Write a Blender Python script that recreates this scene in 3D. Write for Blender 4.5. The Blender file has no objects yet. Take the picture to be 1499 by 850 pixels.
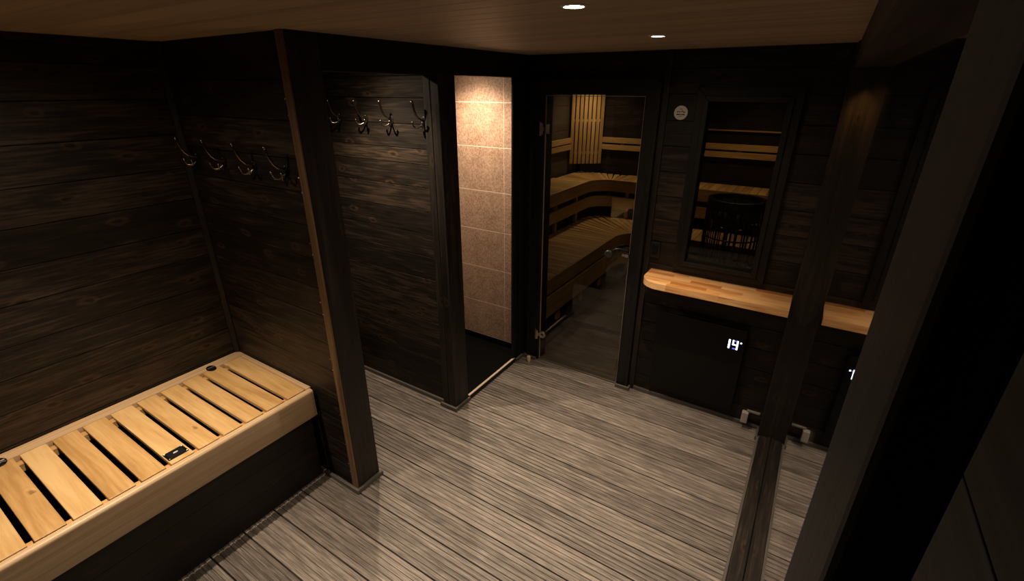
import bpy, bmesh, math, random
from mathutils import Vector, Matrix

random.seed(7)
S = bpy.context.scene
COL = S.collection
PI = math.pi

# ------------------------------------------------------------------ camera
cam_d = bpy.data.cameras.new('camera')
cam = bpy.data.objects.new('camera', cam_d)
COL.objects.link(cam)
FWD = Vector((-0.49454172, 0.7746427, -0.39415375))
UP = Vector((-0.21320973, 0.33151208, 0.91904371))
RIGHT = Vector((0.84259723, 0.53854288, 0.00121481))
m = Matrix((RIGHT, UP, -FWD)).transposed().to_4x4()
m.translation = Vector((1.72262, -2.89745, 2.0))
cam.matrix_world = m
cam_d.sensor_fit = 'HORIZONTAL'
cam_d.sensor_width = 36.0
cam_d.lens = 691.1166 / 1499 * 36.0
cam_d.clip_start = 0.005
S.camera = cam

# ------------------------------------------------------------------ world, exposure
w = bpy.data.worlds.new('night')
S.world = w
w.use_nodes = True
w.node_tree.nodes['Background'].inputs[0].default_value = (0.02, 0.022, 0.03, 1)
w.node_tree.nodes['Background'].inputs[1].default_value = 0.02
S.view_settings.view_transform = 'Standard'
S.view_settings.look = 'None'
S.view_settings.gamma = 1
S.view_settings.exposure = 0.33
S.view_settings.use_curve_mapping = False

# lamp positions (x, y, watts of the beam, beam degrees); SPILL is the share thrown wide; each
SPILL, SPILL_DEG = 0.16, 164
# lamp's light is made in its builder
WARM = (1.0, 0.80, 0.58)
H = 2.1934
LAMP_ROOM = [(1.062, -0.779, 78, 74), (1.105, -1.638, 78, 74), (1.09, -2.49, 78, 74)]
LAMP_NICHE = (-0.38, -1.22, 84, 118)
LAMP_BENCH = (-0.32, -2.50, 92, 78)
LAMP_SHOWER = (-0.38, -0.30, 66, 126)
LAMP_SAUNA = (-0.72, 2.78, 21, 130)
LAMP_SAUNA_RIGHT = (1.05, 2.60, 13, 130)
LAMP_OUTSIDE = (1.868, -0.185, 7, 100)

# ------------------------------------------------------------------ materials
def nodes(name):
    mt = bpy.data.materials.new(name)
    mt.use_nodes = True
    nt = mt.node_tree
    b = nt.nodes['Principled BSDF']
    return mt, nt, b

def plain(name, col, rough=0.5, metal=0.0, spec=0.5, bump=0.0, bscale=200):
    mt, nt, b = nodes(name)
    N = nt.nodes.new
    nz = N('ShaderNodeTexNoise'); nz.inputs['Scale'].default_value = bscale
    tc = N('ShaderNodeTexCoord')
    nt.links.new(tc.outputs['Object'], nz.inputs['Vector'])
    mx = N('ShaderNodeMix'); mx.data_type = 'RGBA'
    mx.inputs[6].default_value = (*[c * 0.9 for c in col], 1)
    mx.inputs[7].default_value = (*[min(1, c * 1.1) for c in col], 1)
    nt.links.new(nz.outputs['Fac'], mx.inputs[0])
    nt.links.new(mx.outputs[2], b.inputs['Base Color'])
    b.inputs['Roughness'].default_value = rough
    b.inputs['Metallic'].default_value = metal
    b.inputs['Specular IOR Level'].default_value = spec
    if bump:
        bp = N('ShaderNodeBump'); bp.inputs['Strength'].default_value = bump; bp.inputs['Distance'].default_value = 0.002
        nt.links.new(nz.outputs['Fac'], bp.inputs['Height'])
        nt.links.new(bp.outputs[0], b.inputs['Normal'])
    return mt

def emis(name, col, st):
    mt, nt, b = nodes(name)
    b.inputs['Base Color'].default_value = (0.02, 0.02, 0.02, 1)
    b.inputs['Emission Color'].default_value = (*col, 1)
    b.inputs['Emission Strength'].default_value = st
    return mt

def wood(name, dark, mid, light, rough=0.5, su=1.6, sv=26, knots=0.0, knotcol=None, var=0.35, bump=0.15, spec=0.5, streak=0.5, sharp=(0.3, 0.52, 0.75)):
    """u runs along the grain in metres, v across it; 'rnd' is one random value per board"""
    mt, nt, b = nodes(name)
    N = nt.nodes.new; L = nt.links.new
    uv = N('ShaderNodeUVMap'); uv.uv_map = 'UVMap'
    at = N('ShaderNodeAttribute'); at.attribute_name = 'rnd'
    off = N('ShaderNodeVectorMath'); off.operation = 'SCALE'
    comb = N('ShaderNodeCombineXYZ')
    L(at.outputs['Fac'], comb.inputs[0]); L(at.outputs['Fac'], comb.inputs[1]); L(at.outputs['Fac'], comb.inputs[2])
    L(comb.outputs[0], off.inputs[0]); off.inputs['Scale'].default_value = 37.0
    add = N('ShaderNodeVectorMath'); add.operation = 'ADD'
    L(uv.outputs[0], add.inputs[0]); L(off.outputs[0], add.inputs[1])
    mp = N('ShaderNodeVectorMath'); mp.operation = 'MULTIPLY'
    L(add.outputs[0], mp.inputs[0]); mp.inputs[1].default_value = (su, sv, 1)
    n1 = N('ShaderNodeTexNoise'); n1.inputs['Scale'].default_value = 1.0; n1.inputs['Detail'].default_value = 5
    n1.inputs['Roughness'].default_value = 0.62; n1.inputs['Distortion'].default_value = 0.6
    L(mp.outputs[0], n1.inputs['Vector'])
    mp2 = N('ShaderNodeVectorMath'); mp2.operation = 'MULTIPLY'
    L(add.outputs[0], mp2.inputs[0]); mp2.inputs[1].default_value = (su * 3.0, sv * 7, 1)
    n2 = N('ShaderNodeTexNoise'); n2.inputs['Scale'].default_value = 1.0; n2.inputs['Detail'].default_value = 3
    L(mp2.outputs[0], n2.inputs['Vector'])
    mixv = N('ShaderNodeMath'); mixv.operation = 'MULTIPLY_ADD'
    L(n2.outputs['Fac'], mixv.inputs[0]); mixv.inputs[1].default_value = streak
    s2 = N('ShaderNodeMath'); s2.operation = 'ADD'; s2.inputs[1].default_value = -0.5 * streak
    L(n1.outputs['Fac'], s2.inputs[0]); L(s2.outputs[0], mixv.inputs[2])
    # board to board tone
    v1 = N('ShaderNodeMath'); v1.operation = 'MULTIPLY_ADD'
    L(at.outputs['Fac'], v1.inputs[0]); v1.inputs[1].default_value = var
    sh = N('ShaderNodeMath'); sh.operation = 'ADD'; sh.inputs[1].default_value = -0.5 * var
    L(mixv.outputs[0], sh.inputs[0]); L(sh.outputs[0], v1.inputs[2])
    cr = N('ShaderNodeValToRGB')
    cr.color_ramp.elements[0].position = sharp[0]; cr.color_ramp.elements[0].color = (*dark, 1)
    cr.color_ramp.elements[1].position = sharp[2]; cr.color_ramp.elements[1].color = (*light, 1)
    e = cr.color_ramp.elements.new(sharp[1]); e.color = (*mid, 1)
    L(v1.outputs[0], cr.inputs[0])
    out = cr.outputs[0]
    if knots:
        mk = N('ShaderNodeVectorMath'); mk.operation = 'MULTIPLY'
        L(add.outputs[0], mk.inputs[0]); mk.inputs[1].default_value = (4.6, 9.5, 1)
        dn = N('ShaderNodeTexNoise'); dn.inputs['Scale'].default_value = 3.0
        L(mk.outputs[0], dn.inputs['Vector'])
        dm = N('ShaderNodeVectorMath'); dm.operation = 'SCALE'; dm.inputs['Scale'].default_value = 0.25
        L(dn.outputs['Color'], dm.inputs[0])
        da = N('ShaderNodeVectorMath'); da.operation = 'ADD'
        L(mk.outputs[0], da.inputs[0]); L(dm.outputs[0], da.inputs[1])
        vo = N('ShaderNodeTexVoronoi'); vo.inputs['Scale'].default_value = 1.0
        vo.voronoi_dimensions = '2D'
        L(da.outputs[0], vo.inputs['Vector'])
        # only some cells carry a knot
        sp = N('ShaderNodeSeparateColor'); L(vo.outputs['Color'], sp.inputs[0])
        gt = N('ShaderNodeMath'); gt.operation = 'GREATER_THAN'; gt.inputs[1].default_value = 1 - knots
        L(sp.outputs[0], gt.inputs[0])
        r1 = N('ShaderNodeMapRange'); r1.inputs[1].default_value = 0.09; r1.inputs[2].default_value = 0.20
        r1.inputs[3].default_value = 1; r1.inputs[4].default_value = 0
        L(vo.outputs['Distance'], r1.inputs[0])
        mu = N('ShaderNodeMath'); mu.operation = 'MULTIPLY'; L(r1.outputs[0], mu.inputs[0]); L(gt.outputs[0], mu.inputs[1])
        mu2 = N('ShaderNodeMath'); mu2.operation = 'MULTIPLY'; L(mu.outputs[0], mu2.inputs[0]); L(n2.outputs['Fac'], mu2.inputs[1])
        kc = N('ShaderNodeMix'); kc.data_type = 'RGBA'
        L(mu2.outputs[0], kc.inputs[0]); L(out, kc.inputs[6]); kc.inputs[7].default_value = (*knotcol, 1)
        r2 = N('ShaderNodeMapRange'); r2.inputs[1].default_value = 0.05; r2.inputs[2].default_value = 0.13
        r2.inputs[3].default_value = 0.85; r2.inputs[4].default_value = 0
        L(vo.outputs['Distance'], r2.inputs[0])
        mu3 = N('ShaderNodeMath'); mu3.operation = 'MULTIPLY'; L(r2.outputs[0], mu3.inputs[0]); L(gt.outputs[0], mu3.inputs[1])
        kd = N('ShaderNodeMix'); kd.data_type = 'RGBA'
        L(mu3.outputs[0], kd.inputs[0]); L(kc.outputs[2], kd.inputs[6]); kd.inputs[7].default_value = (*[c * 0.5 for c in dark], 1)
        out = kd.outputs[2]
    L(out, b.inputs['Base Color'])
    rr = N('ShaderNodeMapRange'); rr.inputs[3].default_value = rough - 0.1; rr.inputs[4].default_value = rough + 0.12
    L(n1.outputs['Fac'], rr.inputs[0]); L(rr.outputs[0], b.inputs['Roughness'])
    b.inputs['Specular IOR Level'].default_value = spec
    bp = N('ShaderNodeBump'); bp.inputs['Strength'].default_value = bump; bp.inputs['Distance'].default_value = 0.003
    L(v1.outputs[0], bp.inputs['Height']); L(bp.outputs[0], b.inputs['Normal'])
    return mt

def glass(name, tint=(1, 1, 1), base=0.04):
    """plain window glass: Schlick reflectance over a tinted clear pane"""
    mt = bpy.data.materials.new(name); mt.use_nodes = True
    nt = mt.node_tree; nt.nodes.clear()
    N = nt.nodes.new; L = nt.links.new
    o = N('ShaderNodeOutputMaterial')
    t = N('ShaderNodeBsdfTransparent'); t.inputs[0].default_value = (*tint, 1)
    g = N('ShaderNodeBsdfGlossy'); g.inputs['Roughness'].default_value = 0.0; g.inputs['Color'].default_value = (1, 1, 1, 1)
    ge = N('ShaderNodeNewGeometry')
    d = N('ShaderNodeVectorMath'); d.operation = 'DOT_PRODUCT'
    L(ge.outputs['Incoming'], d.inputs[0]); L(ge.outputs['True Normal'], d.inputs[1])
    a = N('ShaderNodeMath'); a.operation = 'ABSOLUTE'; L(d.outputs['Value'], a.inputs[0])
    s = N('ShaderNodeMath'); s.operation = 'SUBTRACT'; s.inputs[0].default_value = 1; L(a.outputs[0], s.inputs[1])
    p = N('ShaderNodeMath'); p.operation = 'POWER'; p.inputs[1].default_value = 5; L(s.outputs[0], p.inputs[0])
    q = N('ShaderNodeMath'); q.operation = 'MULTIPLY_ADD'; q.inputs[1].default_value = 1 - base; q.inputs[2].default_value = base
    L(p.outputs[0], q.inputs[0])
    mx = N('ShaderNodeMixShader'); L(q.outputs[0], mx.inputs[0]); L(t.outputs[0], mx.inputs[1]); L(g.outputs[0], mx.inputs[2])
    L(mx.outputs[0], o.inputs['Surface'])
    return mt

M = {}
M['wall'] = wood('dark_stained_plank', (0.0030, 0.0021, 0.0014), (0.0112, 0.0074, 0.0050), (0.050, 0.032, 0.020), rough=0.55,
                 su=2.2, sv=15, knots=0.36, knotcol=(0.085, 0.047, 0.024), var=0.28, spec=0.32, streak=0.95, bump=0.35, sharp=(0.18, 0.52, 0.88))
M['post'] = wood('dark_stained_post', (0.0038, 0.0027, 0.0019), (0.0088, 0.0060, 0.0042), (0.029, 0.0185, 0.0115), rough=0.5,
                 su=1.2, sv=22, knots=0.3, knotcol=(0.05, 0.028, 0.013), var=0.15, spec=0.45)
M['greypost'] = wood('grey_stained_post', (0.011, 0.0117, 0.013), (0.023, 0.0242, 0.0265), (0.04, 0.042, 0.046), rough=0.6,
                 su=1.2, sv=30, var=0.1, spec=0.3)
M['black'] = wood('black_stained_board', (0.003, 0.0026, 0.0022), (0.0065, 0.0055, 0.0045), (0.014, 0.0115, 0.009), rough=0.55,
                  su=1.4, sv=18, knots=0.3, knotcol=(0.018, 0.014, 0.010), var=0.15, spec=0.3)
M['strip'] = wood('brown_stained_strip', (0.05, 0.027, 0.012), (0.15, 0.084, 0.037), (0.26, 0.15, 0.07), rough=0.5,
                  su=0.9, sv=50, var=0.1)
M['floor'] = wood('grey_decking', (0.062, 0.0515, 0.0445), (0.170, 0.143, 0.1245), (0.345, 0.290, 0.252), rough=0.5,
                  su=3.6, sv=40, var=0.22, bump=0.3, spec=0.4, streak=1.0, sharp=(0.2, 0.51, 0.84))
M['plinth'] = wood('grey_plinth', (0.05, 0.043, 0.037), (0.09, 0.08, 0.07), (0.15, 0.13, 0.11), rough=0.45, su=1.5, sv=40, var=0.1)
M['ceiling'] = wood('pine_ceiling', (0.33, 0.25, 0.17), (0.41, 0.315, 0.22), (0.47, 0.37, 0.265), rough=0.55, su=0.5, sv=24, var=0.25,
                    spec=0.3, bump=0.05)
M['bench'] = wood('pale_alder', (0.50, 0.28, 0.10), (0.66, 0.40, 0.16), (0.78, 0.52, 0.24), rough=0.42, su=1.7, sv=13, var=0.3,
                  knots=0.10, knotcol=(0.82, 0.5, 0.2), bump=0.05, spec=0.4)
M['rail'] = wood('pale_ash', (0.56, 0.36, 0.19), (0.70, 0.49, 0.29), (0.80, 0.60, 0.38), rough=0.4, su=0.9, sv=40, var=0.2, bump=0.05)
M['shelf'] = wood('butcher_block', (0.50, 0.20, 0.06), (0.72, 0.36, 0.13), (0.86, 0.52, 0.24), rough=0.38, su=2.6, sv=14, var=0.75,
                  knots=0.1, knotcol=(0.3, 0.1, 0.03), bump=0.03)
M['sauna'] = wood('sauna_alder', (0.29, 0.18, 0.07), (0.40, 0.27, 0.115), (0.52, 0.37, 0.17), rough=0.5, su=1.5, sv=16, var=0.3, bump=0.03)
M['saunawall'] = wood('sauna_wall', (0.022, 0.017, 0.014), (0.036, 0.028, 0.023), (0.055, 0.043, 0.035), rough=0.6, su=1.2, sv=14, var=0.2)
M['chrome'] = plain('dark_nickel', (0.55, 0.50, 0.45), 0.22, 1.0)
M['bronze'] = plain('antique_metal', (0.22, 0.18, 0.14), 0.25, 1.0)
M['knob'] = plain('dark_grey_knob', (0.045, 0.043, 0.045), 0.4, 0.3)
M['steel'] = plain('brushed_steel', (0.62, 0.55, 0.50), 0.3, 1.0)
M['blackmetal'] = plain('black_metal', (0.012, 0.012, 0.012), 0.35, 0.6)
M['blackplastic'] = plain('black_plastic', (0.010, 0.010, 0.010), 0.35)
M['panel'] = plain('black_panel', (0.0035, 0.0036, 0.0034), 0.45, spec=0.2)
M['white'] = plain('white_plastic', (0.30, 0.265, 0.23), 0.4)
M['grey'] = plain('grey_conduit', (0.16, 0.15, 0.14), 0.4)
M['signwhite'] = plain('white_enamel', (0.72, 0.68, 0.62), 0.35)
M['signblack'] = plain('black_print', (0.01, 0.01, 0.01), 0.4)
M['threshold'] = plain('beige_edge', (0.62, 0.50, 0.38), 0.4)
M['blackfloor'] = plain('black_stone', (0.0012, 0.0012, 0.0012), 0.7, spec=0.08)
M['saunafloor'] = plain('dark_tile_floor', (0.02, 0.019, 0.018), 0.45)
M['stone'] = plain('dark_stone', (0.02, 0.019, 0.018), 0.8, bump=0.3, bscale=60)
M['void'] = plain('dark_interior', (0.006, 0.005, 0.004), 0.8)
M['paper'] = plain('white_ring', (0.7, 0.66, 0.6), 0.35)
M['glow'] = emis('lamp_glow', (1.0, 0.86, 0.66), 45)
M['digit'] = emis('display_digit', (0.72, 0.76, 1.0), 3.2)
M['digitblue'] = emis('display_digit_blue', (0.16, 0.14, 0.9), 0.9)
M['winglass'] = glass('window_glass', (0.97, 0.97, 0.97))
M['doorglass'] = glass('door_glass', (0.88, 0.86, 0.83))
M['glassedge'] = plain('glass_edge', (0.42, 0.33, 0.25), 0.3)

# shower tile: speckled brown stone
def tile_mat():
    mt, nt, b = nodes('brown_tile')
    N = nt.nodes.new; L = nt.links.new
    tc = N('ShaderNodeTexCoord')
    n = N('ShaderNodeTexNoise'); n.inputs['Scale'].default_value = 95; n.inputs['Detail'].default_value = 3
    n2 = N('ShaderNodeTexNoise'); n2.inputs['Scale'].default_value = 9; n2.inputs['Detail'].default_value = 3
    L(tc.outputs['Object'], n.inputs['Vector']); L(tc.outputs['Object'], n2.inputs['Vector'])
    ad = N('ShaderNodeMath'); ad.operation = 'MULTIPLY_ADD'; ad.inputs[1].default_value = 0.35
    L(n2.outputs['Fac'], ad.inputs[0]); L(n.outputs['Fac'], ad.inputs[2])
    cr = N('ShaderNodeValToRGB')
    cr.color_ramp.elements[0].position = 0.42; cr.color_ramp.elements[0].color = (0.20, 0.120, 0.078, 1)
    cr.color_ramp.elements[1].position = 0.92; cr.color_ramp.elements[1].color = (0.50, 0.33, 0.235, 1)
    L(ad.outputs[0], cr.inputs[0]); L(cr.outputs[0], b.inputs['Base Color'])
    b.inputs['Roughness'].default_value = 0.55
    return mt
M['tile'] = tile_mat()
M['grout'] = plain('pale_grout', (0.74, 0.60, 0.48), 0.8)

# ------------------------------------------------------------------ mesh builder
ORIGIN = {}          # world origin of every top-level thing by object

class MB:
    def __init__(s):
        s.v = []; s.f = []; s.uv = []; s.r = []
    def face(s, idx, uvs, r):
        s.f.append(idx); s.uv.append(uvs); s.r.append(r)
    def box(s, x0, x1, y0, y1, z0, z1, axis='x', r=None, taper=None):
        if r is None: r = random.random()
        x0, x1 = min(x0, x1), max(x0, x1); y0, y1 = min(y0, y1), max(y0, y1); z0, z1 = min(z0, z1), max(z0, z1)
        P = [(x0, y0, z0), (x1, y0, z0), (x1, y1, z0), (x0, y1, z0), (x0, y0, z1), (x1, y0, z1), (x1, y1, z1), (x0, y1, z1)]
        s.hexa(P, axis, r)
    def hexa(s, P, axis='x', r=None, basis=None):
        """P: bottom four then top four, counter clockwise from above; basis = (u axis, v axis) overrides"""
        if r is None: r = random.random()
        b = len(s.v); s.v += [tuple(p) for p in P]
        F = [(0, 3, 2, 1), (4, 5, 6, 7), (0, 1, 5, 4), (2, 3, 7, 6), (1, 2, 6, 5), (3, 0, 4, 7)]
        for q in F:
            pts = [Vector(P[i]) for i in q]
            s.face([b + i for i in q], s.mapuv(pts, axis, basis), r)
    def mapuv(s, pts, axis, basis=None):
        if basis is not None:
            u = Vector(basis[0]).normalized()
        else:
            u = {'x': Vector((1, 0, 0)), 'y': Vector((0, 1, 0)), 'z': Vector((0, 0, 1))}[axis]
        n = (pts[1] - pts[0]).cross(pts[2] - pts[0])
        if n.length < 1e-12: n = Vector((0, 0, 1))
        n.normalize()
        v = n.cross(u)
        if v.length < 0.3:
            v = Vector((0.31, 0.77, 0.55)); v = (v - n * v.dot(n)).normalized(); u2 = n.cross(v)
            return [(p.dot(u2) * 0.2, p.dot(v)) for p in pts]
        v.normalize()
        return [(p.dot(u), p.dot(v) + n.dot(Vector((1.3, 2.1, 0.7)))) for p in pts]
    def prism(s, prof, axis, a0, a1, r=None, grain=None):
        """prof: closed 2D outline, extruded along axis (x: prof=(y,z), y: (x,z), z: (x,y))"""
        if r is None: r = random.random()
        def P(q, a):
            return {'x': (a, q[0], q[1]), 'y': (q[0], a, q[1]), 'z': (q[0], q[1], a)}[axis]
        n = len(prof); b = len(s.v)
        s.v += [P(q, a0) for q in prof] + [P(q, a1) for q in prof]
        g = grain or axis
        for i in range(n):
            j = (i + 1) % n
            idx = [b + i, b + j, b + n + j, b + n + i]
            s.face(idx, s.mapuv([Vector(s.v[k]) for k in idx], g), r)
        for idx in ([b + i for i in reversed(range(n))], [b + n + i for i in range(n)]):
            s.face(idx, s.mapuv([Vector(s.v[k]) for k in idx], g), r)
    def tube(s, pts, rad, n=10, r=0.5, cap=True):
        pts = [Vector(p) for p in pts]
        if not isinstance(rad, (list, tuple)): rad = [rad] * len(pts)
        b = len(s.v); prev = None
        for i, p in enumerate(pts):
            t = (pts[min(i + 1, len(pts) - 1)] - pts[max(i - 1, 0)]).normalized()
            if prev is None:
                a = t.orthogonal().normalized()
            else:
                a = (prev - t * prev.dot(t)).normalized()
            prev = a; c = t.cross(a)
            for k in range(n):
                an = 2 * PI * k / n
                s.v.append(tuple(p + (a * math.cos(an) + c * math.sin(an)) * rad[i]))
        for i in range(len(pts) - 1):
            for k in range(n):
                k2 = (k + 1) % n
                s.face([b + i * n + k, b + i * n + k2, b + (i + 1) * n + k2, b + (i + 1) * n + k],
                       [(i, k / n), (i, k2 / n), (i + 1, k2 / n), (i + 1, k / n)], r)
        if cap:
            s.face([b + k for k in reversed(range(n))], [(0, 0)] * n, r)
            e = b + (len(pts) - 1) * n
            s.face([e + k for k in range(n)], [(0, 0)] * n, r)
    def ball(s, c, rad, n=10, m=6, sc=(1, 1, 1)):
        prof = [(math.sin(PI * i / m) * rad, -math.cos(PI * i / m) * rad) for i in range(m + 1)]
        s.lathe([(max(q[0], 1e-5), q[1]) for q in prof], c, 'z', n, sc)
    def lathe(s, prof, c, axis='z', n=24, sc=(1, 1, 1), r=0.5, close=True):
        b = len(s.v); c = Vector(c)
        for (rad, h) in prof:
            for k in range(n):
                a = 2 * PI * k / n
                x, y = rad * math.cos(a), rad * math.sin(a)
                p = {'z': Vector((x, y, h)), 'y': Vector((x, h, -y)), 'x': Vector((h, x, y))}[axis]
                s.v.append(tuple(c + Vector((p.x * sc[0], p.y * sc[1], p.z * sc[2]))))
        m_ = len(prof)
        for i in range(m_ - 1):
            for k in range(n):
                k2 = (k + 1) % n
                s.face([b + i * n + k, b + i * n + k2, b + (i + 1) * n + k2, b + (i + 1) * n + k],
                       [(i * .1, k / n), (i * .1, k2 / n), (i * .1 + .1, k2 / n), (i * .1 + .1, k / n)], r)
        if close:
            s.face([b + k for k in reversed(range(n))], [(0, 0)] * n, r)
            e = b + (m_ - 1) * n
            s.face([e + k for k in range(n)], [(0, 0)] * n, r)
    def band(s, path, z0, z1, th, r=None):
        """a strip standing on a plan path (list of (x, y)); thickness goes to the left of travel"""
        if r is None: r = random.random()
        P = [Vector((p[0], p[1], 0)) for p in path]
        b = len(s.v); L = 0; Ls = []
        for i, p in enumerate(P):
            t = (P[min(i + 1, len(P) - 1)] - P[max(i - 1, 0)]).normalized()
            n = Vector((-t.y, t.x, 0))
            q = p + n * th
            if i: L += (p - P[i - 1]).length
            Ls.append(L)
            s.v += [(p.x, p.y, z0), (p.x, p.y, z1), (q.x, q.y, z1), (q.x, q.y, z0)]
        vs = [0, z1 - z0, z1 - z0 + th, 2 * (z1 - z0) + th, 2 * (z1 - z0 + th)]
        for i in range(len(P) - 1):
            for k in range(4):
                k2 = (k + 1) % 4
                s.face([b + 4 * i + k, b + 4 * i + k2, b + 4 * i + 4 + k2, b + 4 * i + 4 + k],
                       [(Ls[i], vs[k]), (Ls[i], vs[k + 1]), (Ls[i + 1], vs[k + 1]), (Ls[i + 1], vs[k])], r)
        s.face([b, b + 1, b + 2, b + 3], [(0, 0)] * 4, r)
        e = b + 4 * (len(P) - 1)
        s.face([e + 3, e + 2, e + 1, e], [(0, 0)] * 4, r)
    def build(s, name, mat, parent=None, bevel=0.0, seg=2, smooth=False, origin=None):
        if parent is not None:
            o0 = ORIGIN[parent]
        elif origin is not None:
            o0 = Vector(origin)
        else:
            xs = [v[0] for v in s.v]; ys = [v[1] for v in s.v]; zs = [v[2] for v in s.v]
            o0 = Vector(((min(xs) + max(xs)) / 2, (min(ys) + max(ys)) / 2, min(zs)))
        me = bpy.data.meshes.new(name)
        me.from_pydata([tuple(Vector(v) - o0) for v in s.v], [], s.f)
        ul = me.uv_layers.new(name='UVMap')
        ra = me.attributes.new('rnd', 'FLOAT', 'FACE')
        i = 0
        for fi, uvs in enumerate(s.uv):
            ra.data[fi].value = s.r[fi]
            for q in uvs:
                ul.data[i].uv = q; i += 1
        bm = bmesh.new(); bm.from_mesh(me)
        bmesh.ops.recalc_face_normals(bm, faces=bm.faces)
        bm.to_mesh(me); bm.free()
        if smooth:
            for p in me.polygons: p.use_smooth = True
        me.materials.append(M[mat] if isinstance(mat, str) else mat)
        o = bpy.data.objects.new(name, me)
        COL.objects.link(o)
        if parent is not None:
            o.parent = parent
        else:
            o.location = o0
        ORIGIN[o] = o0
        if bevel:
            mo = o.modifiers.new('edge', 'BEVEL'); mo.width = bevel; mo.segments = seg; mo.limit_method = 'ANGLE'
            mo.angle_limit = math.radians(50)
        if smooth and not bevel:
            mo = o.modifiers.new('flat_edges', 'EDGE_SPLIT'); mo.split_angle = math.radians(45)
        return o

def tag(o, label, cat, group=None, kind=None):
    o['label'] = label; o['category'] = cat
    if group: o['group'] = group
    if kind: o['kind'] = kind
    return o

def thing(name, loc, label, cat, group=None, kind=None):
    o = bpy.data.objects.new(name, None)
    COL.objects.link(o); o.location = loc; o.empty_display_size = 0.05
    ORIGIN[o] = Vector(loc)
    return tag(o, label, cat, group, kind)

def struct(name, mb, mat, label, bevel=0.0, cat=None, smooth=False, parent=None):
    o = mb.build(name, mat, parent, bevel, smooth=smooth)
    if parent is None:
        tag(o, label, cat or name.split('_')[0], kind='structure')
    return o

def copy_thing(o, loc, label=None):
    c = o.copy(); COL.objects.link(c); c.location = loc
    if label: c['label'] = label
    ORIGIN[c] = Vector(loc)
    def kids(src, dst):
        for ch in src.children:
            d = ch.copy(); COL.objects.link(d); d.parent = dst
            kids(ch, d)
    kids(o, c)
    return c

def rows(z0, z1, step, start=None):
    z = z0 if start is None else start
    out = [z0]
    while z < z1 - 0.01:
        if z > z0 + 0.01: out.append(z)
        z += step * 1.0
    out.append(z1)
    return out

def plank_wall(axis, a0, a1, f0, f1, zr, openings=(), gap=0.0019):
    """horizontal boards; axis 'x' -> runs along x between a0..a1, thickness f0..f1 in y (and the reverse for 'y')"""
    mb = MB()
    zs = list(zr)
    for (o0, o1, oz0, oz1) in openings:
        for z in (oz0, oz1):
            if zs[0] < z < zs[-1] and min(abs(z - q) for q in zs) > 1e-4: zs.append(z)
    zs.sort()
    rr = random.random(); last = None
    for i in range(len(zs) - 1):
        z0, z1 = zs[i], zs[i + 1]
        if z0 in zr or last is None: rr = random.random()
        last = 1
        segs = [(a0, a1)]
        for (o0, o1, oz0, oz1) in openings:
            if oz0 < (z0 + z1) / 2 < oz1:
                ns = []
                for (p, q) in segs:
                    if o1 <= p or o0 >= q: ns.append((p, q)); continue
                    if o0 > p: ns.append((p, o0))
                    if o1 < q: ns.append((o1, q))
                segs = ns
        for (p, q) in segs:
            c0, c1 = f0 + 0.007, f1 - 0.007
            ga = gap if z0 in zr else 0.0; gb = gap if z1 in zr else 0.0
            if axis == 'x': mb.box(p, q, f0, f1, z0 + ga, z1 - gb, 'x', rr)
            else: mb.box(f0, f1, p, q, z0 + ga, z1 - gb, 'y', rr)
            for g, zz in ((ga, z0), (gb, z1)):
                if g:
                    za, zb_ = (zz, zz + g) if zz == z0 else (zz - g, zz)
                    if axis == 'x': mb.box(p, q, c0, c1, za, zb_, 'x', 0.0)
                    else: mb.box(c0, c1, p, q, za, zb_, 'y', 0.0)
    return mb

# ================================================================== the large structure
XL, XR = -0.958, 1.755
YP = -1.717
YF = -3.70
YH = -0.87
# ---- floor: grooved decking boards running along x
mb = MB()
pitch = 0.158
def deck(mb, x0, x1, yj):
    g = 0.0046; wv = 0.0048
    y0, y1 = yj - pitch + 0.0034, yj - 0.0034
    prof = [(y0, -0.028), (y1, -0.028), (y1, -0.001), (y1 - 0.001, 0.0)]
    for k in range(5, 0, -1):
        c = y0 + (y1 - y0) * k / 6
        prof += [(c + wv, 0), (c + wv * .5, -g), (c - wv * .5, -g), (c - wv, 0)]
    prof += [(y0 + 0.001, 0.0), (y0, -0.001)]
    mb.prism(prof, 'x', x0, x1)
yj = -1.258 + pitch * 8
while yj > YF:
    if yj - pitch > -0.02: x0, x1 = 0.1, 0.9
    elif yj - pitch > YH - 0.02: x0, x1 = -0.02, XR + 0.16
    else: x0, x1 = XL - 0.02, XR + 0.16
    deck(mb, x0, x1, yj)
    yj -= pitch
mb.box(-1.3, 1.95, YF - 0.1, 0.9, -0.06, -0.03, 'x', 0.0)
struct('floor', mb, 'floor', 'grey brown grooved deck board floor of the changing room', cat='floor')

# ---- ceiling: narrow boards along x
mb = MB()
y = YF - 0.1
while y < 3.4:
    mb.box(-1.3, 1.95, y, y + 0.09, H, H + 0.03, 'x')
    y += 0.09
struct('ceiling', mb, 'ceiling', 'brown boarded ceiling with round downlights', 0.0022, cat='ceiling')

# ---- left wall
zr = [0, .145, .29, .435, .58, .726, .872, 1.005, 1.174, 1.32, 1.477, 1.63, 1.79, 1.95, 2.09, H]
mb = plank_wall('y', YF, -1.55, XL - 0.05, XL, zr)
struct('wall_left', mb, 'wall', 'dark stained horizontal plank wall behind the slatted bench', 0.0016, cat='wall')
# niche left wall
mb = plank_wall('y', -1.60, -0.75, XL - 0.05, XL, rows(0, H, 0.15))
struct('wall_niche', mb, 'wall', 'dark plank end wall inside the alcove behind the partition', 0.0016, cat='wall')
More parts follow.
